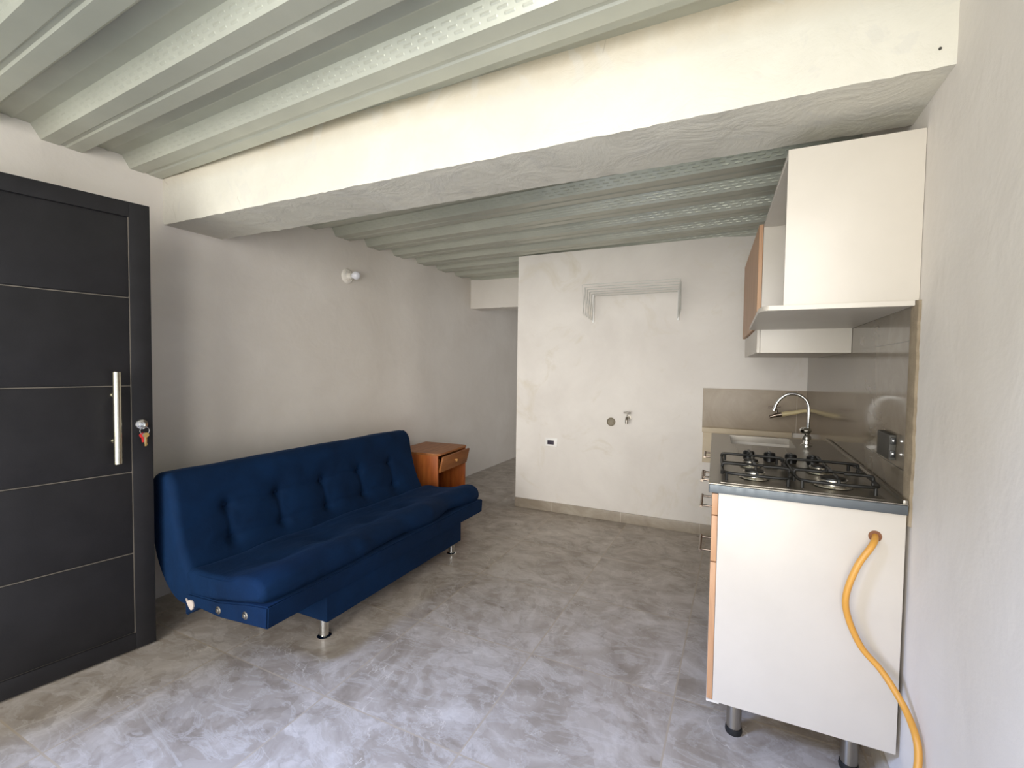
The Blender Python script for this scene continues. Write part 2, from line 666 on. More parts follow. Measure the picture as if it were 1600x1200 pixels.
beam('trim_1', 0.0, W, 0.0, 0.325, 2.043, 2.40, 3, M_beam, 'wide white plastered ceiling beam across the room')
beam('trim_2', 0.0, 1.6, 3.26, 3.50, 1.962, 2.40, 9, M_wall, 'small white beam over the hallway')
bm = B()
box(bm, (0.30, 4.30, 2.02), (1.6, 4.42, 2.40))
struct('trim_3', bm, M_wall, 'lintel at the far end of the hallway')


# corrugated steel deck
def deck(name, ya, yb, label):
    PER, SK = 0.342, -0.055
    ZL, ZH = 2.285, 2.341
    prof = [(-0.494, ZL), (-0.433, ZL), (-0.426, ZL + 0.005), (-0.412, ZL + 0.005), (-0.405, ZL), (-0.348, ZL), (-0.305, ZH),
            (-0.255, ZH), (-0.249, ZH - 0.004), (-0.243, ZH - 0.004), (-0.237, ZH), (-0.187, ZH)]
    pts = []
    k0 = int((ya - 0.4) / PER) - 2
    k1 = int((yb + 0.6) / PER) + 3
    for k in range(k0, k1):
        for y, z in prof:
            pts.append((y + k * PER, z))
    nx = 12
    bm = B()
    grid = []
    for y, z in pts:
        row = []
        for i in range(nx + 1):
            x = -0.02 + (W + 0.04) * i / nx
            row.append((x, y + SK * x, z))
        grid.append([bm.verts.new(p) for p in row])
    for a, b in zip(grid, grid[1:]):
        for i in range(nx):
            bm.faces.new((a[i], a[i + 1], b[i + 1], b[i]))
    # trim to the bay
    for yc, nrm in ((ya, (0, -1, 0)), (yb, (0, 1, 0))):
        bmesh.ops.bisect_plane(bm, geom=bm.verts[:] + bm.edges[:] + bm.faces[:], plane_co=(0, yc, 0), plane_no=nrm, clear_outer=True)
    # sheet thickness
    r = bmesh.ops.extrude_face_region(bm, geom=bm.faces[:])
    for v in [g for g in r['geom'] if isinstance(g, bmesh.types.BMVert)]:
        v.co.z += 0.02
    o = struct(name, bm, M_deck, label)
    return o


deck('ceiling', YF - 0.12, 0.01, 'corrugated pale steel deck ceiling over the front of the room')
deck('ceiling.001', 0.315, YE, 'corrugated pale steel deck ceiling behind the beam')
bm = B()
box(bm, (-0.15, YF - 0.15, TOP), (W + 0.15, YE + 0.15, TOP + 0.1))
struct('ceiling.002', bm, M_wall, 'slab over the steel deck')

# skirting
bm = B()
box(bm, (1.0, D - 0.012, 0), (W, D, 0.085), 0.002)
struct('baseboard_back', bm, M_skirt, 'beige tile skirting along the partition')
bm = B()
box(bm, (W - 0.012, 0.20, 0), (W, D - 0.012, 0.085), 0.002)
struct('baseboard_right', bm, M_skirt_r, 'beige tile skirting under the kitchen units')

# wall tiling
bm = B()
box(bm, (W - 0.010, 0.215, 0.60), (W, D, 1.50))
struct('trim_4', bm, M_tile_r, 'glossy taupe tile splashback on the right wall')
bm = B()
box(bm, (2.598, D - 0.010, 0.845), (W - 0.010, D, 1.150), 0.001)
struct('trim_5', bm, M_tile_b, 'beige tile strip on the partition behind the sink')
bm = B()
box(bm, (2.600, D - 0.040, 0.812), (3.20, D, 0.850), 0.003)
struct('trim_6', bm, M_cream, 'cream ledge under the beige tile strip')
bm = B()
box(bm, (2.605, D - 0.018, 0.575), (W - 0.010, D, 0.812), 0.002)
struct('trim_7', bm, M_cream, 'cream tile under the ledge')


def ragged():
    bm = B()
    rows = []
    n = 70
    for i in range(n + 1):
        z = 0.86 + (1.499 - 0.86) * i / n
        ya = 0.168 + 0.010 * noise.noise(Vector((z * 9, 1, 0))) + 0.006 * noise.noise(Vector((z * 40, 3, 0)))
        rows.append([bm.verts.new(p) for p in ((W, ya, z), (W - 0.006, ya + 0.004, z), (W - 0.012, 0.198, z), (W - 0.011, 0.217, z), (W, 0.217, z))])
    for a, b in zip(rows, rows[1:]):
        for k in range(5):
            bm.faces.new((a[k], a[(k + 1) % 5], b[(k + 1) % 5], b[k]))
    bm.faces.new(rows[0])
    bm.faces.new(rows[-1][::-1])
    return bm


struct('trim_8', ragged(), M_mortar, 'rough mortar edge of the tile splashback')

# ------------------------------------------------------------------ open entrance door (rotated thing in local coords)
# local frame: +y from hinge side towards the free edge; +x is the face seen in the room
DW, DT, DH = 1.30, 0.045, 1.990
th = 0.1687
hinge = (0.4523 - DW * math.sin(th), -0.294 - DW * math.cos(th), 0.0)
door = bpy.data.objects.new('door_1', None)
COL.objects.link(door)
door.location = hinge
door.rotation_euler = (0, 0, -th)
tag(door, 'open charcoal steel entrance door with horizontal panels', None, None, 'structure')
S = 0.075
bm = B()
box(bm, (-DT, DW - S, 0.008), (0, DW, DH), 0.002)
box(bm, (-DT, 0, 0.008), (0, S, DH), 0.002)
box(bm, (-DT, S, DH - 0.065), (0, DW - S, DH), 0.002)
box(bm, (-DT, S, 0.008), (0, DW - S, 0.080), 0.002)
obj('door_frame', bm, M_door, door)
bm = B()
zs = [0.080, 0.443, 0.808, 1.192, 1.578, 1.925]
for a, b in zip(zs, zs[1:]):
    box(bm, (-DT + 0.006, S, a + 0.004), (-0.007, DW - S - 0.003, b - 0.004), 0.003)
box(bm, (-DT + 0.010, S, 0.08), (-0.013, DW - S, 1.925))
obj('door_panel', bm, M_door, door)
bm = B()
for z in zs[:-1]:
    box(bm, (-0.0135, S, z - 0.0035), (-0.0105, DW - S - 0.003, z + 0.0005), mi=0)
box(bm, (-0.0135, DW - S - 0.003, 0.08), (-0.0065, DW - S, 1.925))
tag(obj('panel_groove', bm, M_door_edge, door), 'pale groove lines between the panels')
bm = B()
yh = DW - 0.140
cyl(bm, (0.050, yh, 0.862), (0.050, yh, 1.253), 0.0145, seg=28, bev=0.001)
ph = obj('pull_handle', bm, M_handle, door)
ph['label'] = 'brushed steel pull bar'
for z in (0.955, 1.153):
    bm = B()
    cyl(bm, (-0.008, yh, z), (0.046, yh, z), 0.006, seg=20)
    cyl(bm, (-0.008, yh, z), (-0.004, yh, z), 0.009, seg=20)
    obj('handle_post', bm, M_handle, ph)
bm = B()
yl = DW - 0.0415
lathe(bm, [(0.0, -0.02), (0.024, -0.02), (0.024, 0.003), (0.021, 0.007), (0.012, 0.008), (0.011, 0.012), (0.0, 0.012)], (0, yl, 1.018), (1, 0, 0), 28)
obj('lock_cylinder', bm, M_chrome, door)['label'] = 'chrome lock cylinder'

# keys hanging in the lock: a thing of their own
Rz = Matrix.Translation(hinge) @ Matrix.Rotation(-th, 4, 'Z')
kp = Rz @ Vector((0.012, yl, 1.018))
keys = thing('key_ring', 'small bunch of keys with a red cover hanging in the dark door lock', 'keys', kp, -th)
bm = B()
box(bm, (-0.006, -0.0011, -0.004), (0.012, 0.0011, 0.004), 0.0005)
cyl(bm, (0.020, -0.0013, -0.002), (0.020, 0.0013, -0.002), 0.0115, seg=20)
obj('key', bm, M_chrome, keys)
bm = B()
tube(bm, [(0.022, 0.017 * math.cos(a), -0.026 + 0.017 * math.sin(a)) for a in [2 * PI * k / 28 for k in range(28)]], 0.0016, 8, closed=True)
obj('ring', bm, M_chrome, keys)
for (dy, ln, rot, mt, nm) in ((-0.010, 0.042, 0.12, M_red, 'key_cover'), (0.006, 0.060, -0.06, M_brass, 'key'), (0.001, 0.05, 0.02, M_steel, 'key')):
    bm = B()
    z0 = -0.043
    t_ = B()
    cyl(t_, (-0.0015, 0, -0.010), (0.0015, 0, -0.010), 0.0105, seg=18)
    box(t_, (-0.0011, -0.0042, -ln), (0.0011, 0.0042, -0.018), 0.0004)
    box(t_, (-0.0011, 0.0042, -ln + 0.006), (0.0011, 0.0062, -ln + 0.012))
    t_.transform(Matrix.Translation((0.022 + dy * 0.2, dy, z0 + 0.008)) @ Matrix.Rotation(rot, 4, 'X'))
    merge(bm, t_)
    obj(nm, bm, mt, keys)


# ------------------------------------------------------------------ sofa bed
def catmull(pts, n, closed=True):
    out = []
    m = len(pts)
    for i in range(m):
        p0, p1, p2, p3 = pts[(i - 1) % m], pts[i], pts[(i + 1) % m], pts[(i + 2) % m]
        for k in range(n):
            t = k / n
            out.append(tuple(0.5 * ((2 * p1[j]) + (-p0[j] + p2[j]) * t + (2 * p0[j] - 5 * p1[j] + 4 * p2[j] - p3[j]) * t * t +
                                    (-p0[j] + 3 * p1[j] - 3 * p2[j] + p3[j]) * t ** 3) for j in range(2)))
    return out


def resample(pts, n):
    m = len(pts)
    L = [0]
    for i in range(m):
        a, b = pts[i], pts[(i + 1) % m]
        L.append(L[-1] + math.hypot(b[0] - a[0], b[1] - a[1]))
    out = []
    j = 0
    for k in range(n):
        t = L[-1] * k / n
        while L[j + 1] < t:
            j += 1
        f = (t - L[j]) / max(1e-9, L[j + 1] - L[j])
        a, b = pts[j], pts[(j + 1) % m]
        out.append((a[0] + (b[0] - a[0]) * f, a[1] + (b[1] - a[1]) * f))
    return out


def cushion(prof, y0, y1, ny, nprof, rnd, disp):
    """loft an x-z profile along y with rounded ends; disp(p, nx, nz, y) -> displacement along the normal"""
    pts = resample(catmull(prof, 10), nprof)
    cx = sum(p[0] for p in pts) / nprof
    cz = sum(p[1] for p in pts) / nprof
    nrm = []
    area_ = sum(pts[i][0] * pts[(i + 1) % nprof][1] - pts[(i + 1) % nprof][0] * pts[i][1] for i in range(nprof))
    sg = 1 if area_ > 0 else -1
    for i in range(nprof):
        a, b = pts[(i - 1) % nprof], pts[(i + 1) % nprof]
        dx, dz = b[0] - a[0], b[1] - a[1]
        l = math.hypot(dx, dz) or 1
        nrm.append((sg * dz / l, -sg * dx / l))
    bm = B()
    ys = []
    for k in range(9):                       # rounded start
        a = (PI / 2) * k / 8
        ys.append((y0 + rnd * (1 - math.sin(a)), rnd * (1 - math.cos(a))))
    ys = [(y0 + rnd * (1 - math.cos((PI / 2) * k / 8)), rnd * (1 - math.sin((PI / 2) * k / 8))) for k in range(9)]
    mid = [(y0 + rnd + (y1 - y0 - 2 * rnd) * k / ny, 0.0) for k in range(1, ny)]
    ye = [(y0 + y1 - a, b) for a, b in ys[::-1]]
    rings = []
    for y, ins in ys + mid + ye:
        ring = []
        for (px, pz), (nx, nz) in zip(pts, nrm):
            d = disp(px, pz, nx, nz, y) if ins < rnd * 0.7 else disp(px, pz, nx, nz, y) * 0.4
            ring.append(bm.verts.new((px - nx * ins + nx * d, y, pz - nz * ins + nz * d)))
        rings.append(ring)
    for a, b in zip(rings, rings[1:]):
        for k in range(nprof):
            bm.faces.new((a[k], a[(k + 1) % nprof], b[(k + 1) % nprof], b[k]))
    bm.faces.new(rings[0])
    bm.faces.new(rings[-1][::-1])
    return bm


SY0, SY1 = -0.250, 1.520
sofa = thing('sofa_bed', 'navy blue tufted armless sofa bed against the left wall', 'sofa', (0.85, 0.62, 0))
ss = Sub(sofa)
TY = (0.005, 0.30, 0.62, 0.93, 1.245)
TUFT = [(0.513, y, 0.575) for y in TY] + [(0.553, y, 0.423) for y in TY]


def back_disp(px, pz, nx, nz, y):
    d = 0.0
    if nx > 0.3:
        for tx, ty, tz in TUFT:
            r2 = ((y - ty) ** 2 + (pz - tz) ** 2)
            d -= 0.026 * math.exp(-r2 / (2 * 0.020 ** 2)) + 0.014 * math.exp(-r2 / (2 * 0.06 ** 2))
        # soft pull lines between tufts
        for ty in TY:
            if 0.423 < pz < 0.575:
                d -= 0.008 * math.exp(-((y - ty) ** 2) / (2 * 0.009 ** 2))
        for tz in (0.575, 0.423):
            if TY[0] < y < TY[-1]:
                d -= 0.008 * math.exp(-((pz - tz - 0.006 * math.sin(y * 19)) ** 2) / (2 * 0.0085 ** 2))
        d += 0.006
    d += 0.006 * noise.noise(Vector((y * 3.0, pz * 4.0, 1.7))) + 0.003 * noise.noise(Vector((y * 9, pz * 11, 5.7)))
    return d


back_prof = [(0.610, 0.350), (0.572, 0.420), (0.535, 0.520), (0.508, 0.640), (0.492, 0.725), (0.455, 0.768), (0.405, 0.778), (0.350, 0.762),
             (0.322, 0.715), (0.315, 0.620), (0.322, 0.520), (0.342, 0.420), (0.385, 0.320), (0.450, 0.235), (0.525, 0.185), (0.600, 0.185), (0.640, 0.240), (0.635, 0.300)]
ss.part('backrest', cushion(back_prof, SY0, SY1, 150, 130, 0.035, back_disp), M_navy, angle=80)
for i, (tx, ty, tz) in enumerate(TUFT):
    bm = B()
    lathe(bm, [(0.0, -0.006), (0.010, -0.006), (0.012, 0.0), (0.009, 0.004), (0.0, 0.006)], (tx - 0.024, ty, tz), (1, 0, 0.2), 16)
    ss.part('tuft_button', bm, M_navy_d)


def seat_disp(px, pz, nx, nz, y):
    d = 0.0
    if nz > 0.3:
        w = math.exp(-((px - 0.80) ** 2) / (2 * 0.10 ** 2))
        d -= 0.014 * w * (1 + 0.7 * noise.noise(Vector((y * 2.4, 0.3, 2.2))))
        for ty in TY:
            d -= 0.016 * math.exp(-(((y - ty) ** 2) / (2 * 0.05 ** 2) + ((px - 0.88) ** 2) / (2 * 0.05 ** 2)))
    fr = math.exp(-((px - 1.10) ** 2) / (2 * 0.06 ** 2))
    d += fr * (0.020 * noise.noise(Vector((y * 3.1, 7.7, 0))) + 0.010 * math.sin(y * 8.0 + 1.2))
    d += 0.010 * noise.noise(Vector((y * 4.0, px * 4.0, 9.1))) + 0.004 * noise.noise(Vector((y * 11, px * 10, 4.1)))
    return d


seat_prof = [(0.585, 0.262), (0.590, 0.330), (0.660, 0.366), (0.780, 0.378), (0.900, 0.388), (1.000, 0.403), (1.068, 0.402), (1.112, 0.378),
             (1.124, 0.340), (1.104, 0.308), (1.040, 0.296), (0.840, 0.262), (0.700, 0.245)]
ss.part('seat', cushion(seat_prof, SY0 + 0.004, SY1 - 0.004, 150, 120, 0.026, seat_disp), M_navy, angle=80)

bm = B()
frame_prof = [(0.600, 0.140), (0.690, 0.200), (0.840, 0.192), (1.153, 0.218), (1.158, 0.312), (1.040, 0.298), (0.840, 0.262), (0.600, 0.250)]
prism(bm, frame_prof, SY0, SY1, 'y', bev=0.006)
ss.part('seat_frame', bm, M_navy)
# lower box with the front apron dropping down to it
bm = B()
box(bm, (0.60, 0.065, 0.090), (1.146, 1.24, 0.225), 0.006)
ss.part('base_box', bm, M_navy)
for x, y in ((1.095, 0.095), (1.085, 1.215), (0.66, 0.095), (0.66, 1.215)):
    bm = B()
    cyl(bm, (x, y, 0.006), (x, y, 0.100), 0.0215, seg=28)
    lathe(bm, [(0.0, 0.0), (0.031, 0.0), (0.033, 0.004), (0.024, 0.010), (0.0, 0.010)], (x, y, 0.0), seg=28)
    ss.part('leg', bm, M_chrome, label='round chrome leg')
for x, z in ((0.841, 0.226), (1.019, 0.246)):
    bm = B()
    lathe(bm, [(0.0, -0.004), (0.017, -0.004), (0.017, 0.001), (0.011, 0.003), (0.010, 0.007), (0.006, 0.009), (0.0, 0.009)], (x, SY0, z), (0, -1, 0), 20)
    ss.part('bolt', bm, M_steel, label='steel hinge bolt on the end of the frame')
bm = B()
tp = [(0.612, 0.228), (0.628, 0.219), (0.640, 0.226), (0.655, 0.228), (0.668, 0.221), (0.671, 0.203), (0.664, 0.190), (0.655, 0.182), (0.643, 0.186), (0.633, 0.196), (0.622, 0.210)]
prism(bm, tp, SY0 - 0.006, SY0 + 0.006, 'y', bev=0.0015)
ss.part('torn_cover', bm, M_tear, label='torn patch showing pale padding')

# ------------------------------------------------------------------ nightstand (local coords, rotated)
ns = thing('nightstand', 'small orange wooden nightstand with a sagging drawer, behind the sofa', 'nightstand', (0.345, 2.02, 0), 0.085)
hx, hy, H = 0.215, 0.255, 0.55
bm = B()
prism(bm, [(-hx - .01, -hy - .012), (hx - 0.012, -hy - .012), (hx + .012, -hy + 0.012), (hx + .012, hy - 0.012), (hx - 0.012, hy + .012), (-hx - .01, hy + .012)], H - 0.018, H, 'z', bev=0.003)
obj('top', bm, M_pine_h, ns)
for s in (-1, 1):
    bm = B()
    box(bm, (-hx, s * hy - 0.008, 0), (hx - 0.004, s * hy + 0.008, H - 0.018), 0.0015)
    obj('side_panel', bm, M_pine, ns)
bm = B()
box(bm, (-hx, -hy + .008, 0.02), (-hx + 0.01, hy - .008, H - 0.018))
obj('back_panel', bm, M_dark_in, ns)
bm = B()
box(bm, (-hx + 0.01, -hy + 0.008, 0.10), (hx - 0.01, hy - 0.008, 0.116), 0.001)
box(bm, (hx - 0.03, -hy + 0.008, 0.0), (hx - 0.016, hy - 0.008, 0.10), 0.001)
obj('shelf', bm, M_pine, ns)
dr = bpy.data.objects.new('drawer', None)
bm = B()
T = Matrix.Translation((hx + 0.004, 0, H - 0.160)) @ Matrix.Rotation(0.24, 4, 'Y')
box(bm, (-0.008, -hy + 0.006, 0.0), (0.008, hy - 0.002, 0.138), 0.002, mat=T)
box(bm, (-0.34, -hy + 0.02, 0.012), (-0.008, -hy + 0.030, 0.10), mat=Matrix.Translation((hx, 0, H - 0.150)))
box(bm, (-0.34, hy - 0.030, 0.012), (-0.008, hy - 0.02, 0.10), mat=Matrix.Translation((hx, 0, H - 0.150)))
box(bm, (-0.34, -hy + 0.02, 0.006), (-0.008, hy - 0.02, 0.012), mat=Matrix.Translation((hx, 0, H - 0.150)))
dro = obj('drawer', bm, M_pine_h, ns)
bm = B()
t_ = B()
lathe(t_, [(0.0, 0.0), (0.006, 0.0), (0.006, 0.010), (0.013, 0.016), (0.013, 0.024), (0.007, 0.029), (0.0, 0.030)], (0.008, -0.02, 0.078), (1, 0, 0), 20)
t_.transform(T)
merge(bm, t_)
k_ = obj('knob', bm, M_knob, dro)
k_['label'] = 'pale round knob'

# ------------------------------------------------------------------ wall lamp
wl = thing('wall_lamp', 'bare frosted bulb in a round white holder on the left wall', 'lamp', (0, 1.335, 2.0))
s_ = Sub(wl)
c = Vector((0, 1.335, 2.0))
bm = B()
lathe(bm, [(0.0, 0.0), (0.060, 0.0), (0.060, 0.006), (0.054, 0.013), (0.036, 0.018), (0.028, 0.020), (0.0, 0.020)], c, (1, 0, 0), 40)
for a in (0.9, 2.6, 4.2, 5.6):
    box(bm, (0.012, -0.003, -0.012), (0.022, 0.003, 0.012), 0.002, mat=Matrix.Translation(c + Vector((0, 0.042 * math.cos(a), 0.042 * math.sin(a)))) @ Matrix.Rotation(a, 4, 'X'))
s_.part('base', bm, M_pclay)
bm = B()
lathe(bm, [(0.0, 0.018), (0.027, 0.018), (0.026, 0.040), (0.023, 0.052), (0.0, 0.052)], c, (1, 0, 0), 28)
s_.part('socket', bm, M_pclay)
bm = B()
lathe(bm, [(0.0, 0.048), (0.014, 0.048), (0.015, 0.058), (0.024, 0.070), (0.031, 0.084), (0.032, 0.098), (0.027, 0.112), (0.015, 0.123), (0.0, 0.126)], c, (1, 0, 0), 32)
s_.part('bulb', bm, M_bulbm, label='frosted round bulb')

# ------------------------------------------------------------------ drying rack on the partition
rk = thing('drying_rack', 'white wire folding clothes drying rack mounted high on the partition wall', 'drying rack', (2.06, D, 1.80))
s_ = Sub(rk)
NR = 6
ztop, zbot = 1.903, 1.690
rod = []


def rail(i, side):
    """x of the rod end; the rack spreads slightly towards the room"""
    t = i / (NR - 1)
    y = D - 0.012 - t * 0.555
    if side == 0:
        return Vector((1.713 + 0.078 * t, y, 0))
    return Vector((2.400 + 0.075 * t, y, 0))


for i in range(NR):
    a, b = rail(i, 0), rail(i, 1)
    bm = B()
    tube(bm, [a + Vector((0, 0, ztop)), b + Vector((0, 0, ztop))], 0.0028, 10)
    s_.part('rod', bm, M_wirew)
for side in (0, 1):
    bm = B()
    for i in range(NR - 1):
        a, b = rail(i, side), rail(i + 1, side)
        o = Vector((0.004, 0, 0))
        tube(bm, [a + Vector((0, 0, ztop)) + o, b + Vector((0, 0, zbot)) + o], 0.0021, 8)
        tube(bm, [a + Vector((0, 0, zbot)) - o, b + Vector((0, 0, ztop)) - o], 0.0021, 8)
    s_.part('scissor_arm', bm, M_wirew)
    bm = B()
    a = rail(0, side)
    box(bm, (a.x - 0.008, D - 0.016, zbot - 0.012), (a.x + 0.008, D, ztop + 0.012), 0.002)
    s_.part('wall_bracket', bm, M_whitep)

# ------------------------------------------------------------------ small fittings on the partition
dc = thing('drain_cap', 'round grey drain pipe cap sticking out of the partition wall', 'pipe cap', (1.884, D, 0.842))
s_ = Sub(dc)
bm = B()
lathe(bm, [(0.0, -0.002), (0.034, -0.002), (0.036, 0.008), (0.032, 0.018), (0.028, 0.020), (0.026, 0.014), (0.0, 0.014)], (1.884, D, 0.842), (0, -1, 0), 28)
s_.part('ring', bm, M_pvc)
bm = B()
box(bm, (1.862, D - 0.026, 0.836), (1.906, D - 0.013, 0.848), 0.003, mat=None)
s_.part('grip', bm, M_pvc)

tp_ = thing('wall_tap', 'small metal tap on the partition wall right of the drain cap', 'tap', (2.03, D, 0.89))
s_ = Sub(tp_)
bm = B()
cyl(bm, (2.03, D, 0.885), (2.03, D - 0.055, 0.885), 0.010, seg=20)
tube(bm, [(2.03, D - 0.045, 0.888), (2.03, D - 0.068, 0.886), (2.03, D - 0.080, 0.872), (2.03, D - 0.082, 0.842)], [0.011, 0.0125, 0.0125, 0.011], 16)
lathe(bm, [(0.0, 0.0), (0.022, 0.0), (0.022, 0.004), (0.0, 0.006)], (2.03, D, 0.885), (0, -1, 0), 24)
s_.part('body', bm, M_steel)
bm = B()
cyl(bm, (2.03, D - 0.060, 0.890), (2.03, D - 0.060, 0.926), 0.006, seg=16)
tube(bm, [(2.000, D - 0.060, 0.930), (2.03, D - 0.060, 0.932), (2.060, D - 0.060, 0.930)], [0.006, 0.007, 0.006], 12)
s_.part('handle', bm, M_steel)

ol = thing('wall_outlet', 'white horizontal socket plate with a dark insert low on the partition wall', 'outlet', (1.350, D, 0.628))
s_ = Sub(ol)
bm = B()
box(bm, (1.293, D - 0.008, 0.588), (1.407, D, 0.662), 0.003, mat=None)
s_.part('plate', bm, M_whitep)
bm = B()
box(bm, (1.314, D - 0.0105, 0.604), (1.376, D - 0.006, 0.642), 0.002)
s_.part('socket', bm, M_socket, label='dark socket insert')

# second tap, over the sink corner, on its pipe from the right wall
t2 = thing('wall_tap.001', 'small valve tap on a cream pipe behind the gooseneck faucet', 'tap', (W - 0.01, 2.25, 1.02))
s_ = Sub(t2)
bm = B()
tube(bm, [(W - 0.006, 2.25, 1.025), (3.25, 2.25, 1.020), (3.19, 2.25, 1.004), (3.12, 2.25, 0.990)], [0.012, 0.012, 0.015, 0.016], 16)
s_.part('pipe', bm, M_teflon, label='cream wrapped pipe')
bm = B()
tube(bm, [(3.125, 2.25, 0.991), (3.085, 2.25, 0.982), (3.045, 2.25, 0.966)], [0.015, 0.016, 0.010], 16)
tube(bm, [(3.095, 2.25, 0.985), (3.080, 2.25, 1.036)], 0.007, 12)
s_.part('body', bm, M_nickel)
bm = B()
tube(bm, [(3.035, 2.25, 1.036), (3.075, 2.25, 1.040), (3.112, 2.25, 1.044)], [0.006, 0.007, 0.006], 12)
s_.part('handle', bm, M_nickel)

# ------------------------------------------------------------------ base cabinet
def skew(c):
    """the run stands a little askew: it gets deeper towards the far end"""
    return Vector((c.x - 0.042 * (c.y - 0.17) * min(1.0, max(0.0, (W - c.x) / (W - 2.78))), c.y, c.z))


XC = 2.795        # carcass front plane
YC0, YC1 = 0.172, 1.44
bc = thing('base_cabinet', 'white kitchen base cabinet with oak fronts on round steel legs', 'cabinet', (3.04, 0.80, 0))
s_ = Sub(bc)
s_.warp = skew
bm = B()
box(bm, (XC, YC0, 0.190), (3.284, YC0 + 0.018, 0.893), 0.0012)
# cable hole rim
sp = s_.part('side_panel', bm, M_white_mel)
bm = B()
box(bm, (XC, YC1 - 0.018, 0.190), (3.281, YC1, 0.893), 0.0012)
s_.part('side_panel', bm, M_white_mel)
bm = B()
box(bm, (XC, YC0 + 0.018, 0.190), (3.281, YC1 - 0.018, 0.208), 0.001)
s_.part('bottom_panel', bm, M_white_mel)
bm = B()
box(bm, (3.265, YC0 + 0.018, 0.208), (3.281, YC1 - 0.018, 0.893), 0.001)
s_.part('back_panel', bm, M_white_mel)
bm = B()
lathe(bm, [(0.0, 0.0), (0.0165, 0.0), (0.0165, 0.0012), (0.0, 0.0012)], (3.214, YC0, 0.820), (0, -1, 0), 28)
s_.part('hose_hole', bm, M_grout, label='round hole with a brown cut edge')


def bar_handle(parent, x, ya, yb, z):
    bm = B()
    cyl(bm, (x - 0.040, ya, z), (x - 0.040, yb, z), 0.0055, seg=16, bev=0.001)
    for y in (ya + 0.022, yb - 0.022):
        cyl(bm, (x - 0.040, y, z), (x + 0.001, y, z), 0.0045, seg=12)
    s_.part('handle', bm, M_nickel, parent, label='steel bar handle')


XF = XC - 0.019
for ya, yb, z0, z1, hz, kind in ((YC0, 0.995, 0.819, 0.889, 0.845, 'drawer'), (YC0, 0.995, 0.663, 0.815, 0.738, 'drawer'), (YC0, 0.995, 0.196, 0.659, 0.556, 'door'),
                                 (1.000, YC1, 0.819, 0.889, 0.845, 'drawer'), (1.000, YC1, 0.663, 0.815, 0.738, 'drawer'), (1.000, YC1, 0.196, 0.659, 0.556, 'door')):
    bm = B()
    box(bm, (XF, ya, z0), (XC - 0.001, yb, z1), 0.0012)
    d_ = s_.part(kind, bm, M_oak, label='oak coloured front')
    if ya < 0.5:
        bar_handle(d_, XF, 0.545, 0.745, hz)
    elif kind == 'drawer':
        bar_handle(d_, XF, 1.10, 1.27, hz)
bm = B()
box(bm, (XF - 0.001, YC0 - 0.001, 0.186), (XC + 0.02, YC1, 0.193), 0.001)
s_.part('edge_strip', bm, M_edge)
for x, y in ((2.868, 0.325), (3.205, 0.325), (2.868, 1.30), (3.205, 1.30)):
    bm = B()
    cyl(bm, (x, y, 0.020), (x, y, 0.190), 0.024, seg=28)
    lg = s_.part('leg', bm, M_steel, label='round steel leg')
    bm = B()
    lathe(bm, [(0.0, 0.0), (0.026, 0.0), (0.028, 0.008), (0.026, 0.022), (0.0, 0.022)], (x, y, 0.0), seg=28)
    s_.part('foot', bm, M_rubber, lg, label='black rubber foot')

# ------------------------------------------------------------------ steel worktop with sink
ZT = 0.925
wt = thing('worktop', 'stainless steel kitchen worktop with a built-in sink on the base cabinet', 'worktop', (3.03, 0.8, ZT))
s_ = Sub(wt)
s_.warp = skew
WX0, WX1, WY0, WY1 = 2.765, W - 0.011, 0.160, 1.470
SX0, SX1, SY0_, SY1_ = 2.850, 3.120, 1.105, 1.430
bm = B()
xs = [WX0, SX0, SX1, WX1]
ys = [WY0, SY0_, SY1_, WY1]
for i in range(3):
    for j in range(3):
        if i == 1 and j == 1:
            continue
        vs4 = [bm.verts.new((x, y, ZT)) for x, y in ((xs[i], ys[j]), (xs[i + 1], ys[j]), (xs[i + 1], ys[j + 1]), (xs[i], ys[j + 1]))]
        bm.faces.new(vs4)
bmesh.ops.remove_doubles(bm, verts=bm.verts[:], dist=1e-5)
r = bmesh.ops.extrude_face_region(bm, geom=bm.faces[:])
for v in [g for g in r['geom'] if isinstance(g, bmesh.types.BMVert)]:
    v.co.z -= 0.004
s_.part('top_sheet', bm, M_steel)
bm = B()
box(bm, (WX0, WY0, ZT - 0.031), (WX1, WY0 + 0.003, ZT - 0.001), 0.001)
box(bm, (WX0, WY0, ZT - 0.031), (WX0 + 0.003, WY1, ZT - 0.001), 0.001)
box(bm, (WX0 + 0.003, WY0 + 0.003, ZT - 0.029), (WX1, WY0 + 0.012, ZT - 0.005))
box(bm, (WX0 + 0.003, WY0 + 0.003, ZT - 0.029), (WX0 + 0.026, WY1, ZT - 0.005))
s_.part('front_edge', bm, M_steel_d, label='folded grey steel edge')
bm = B()
dp = 0.15
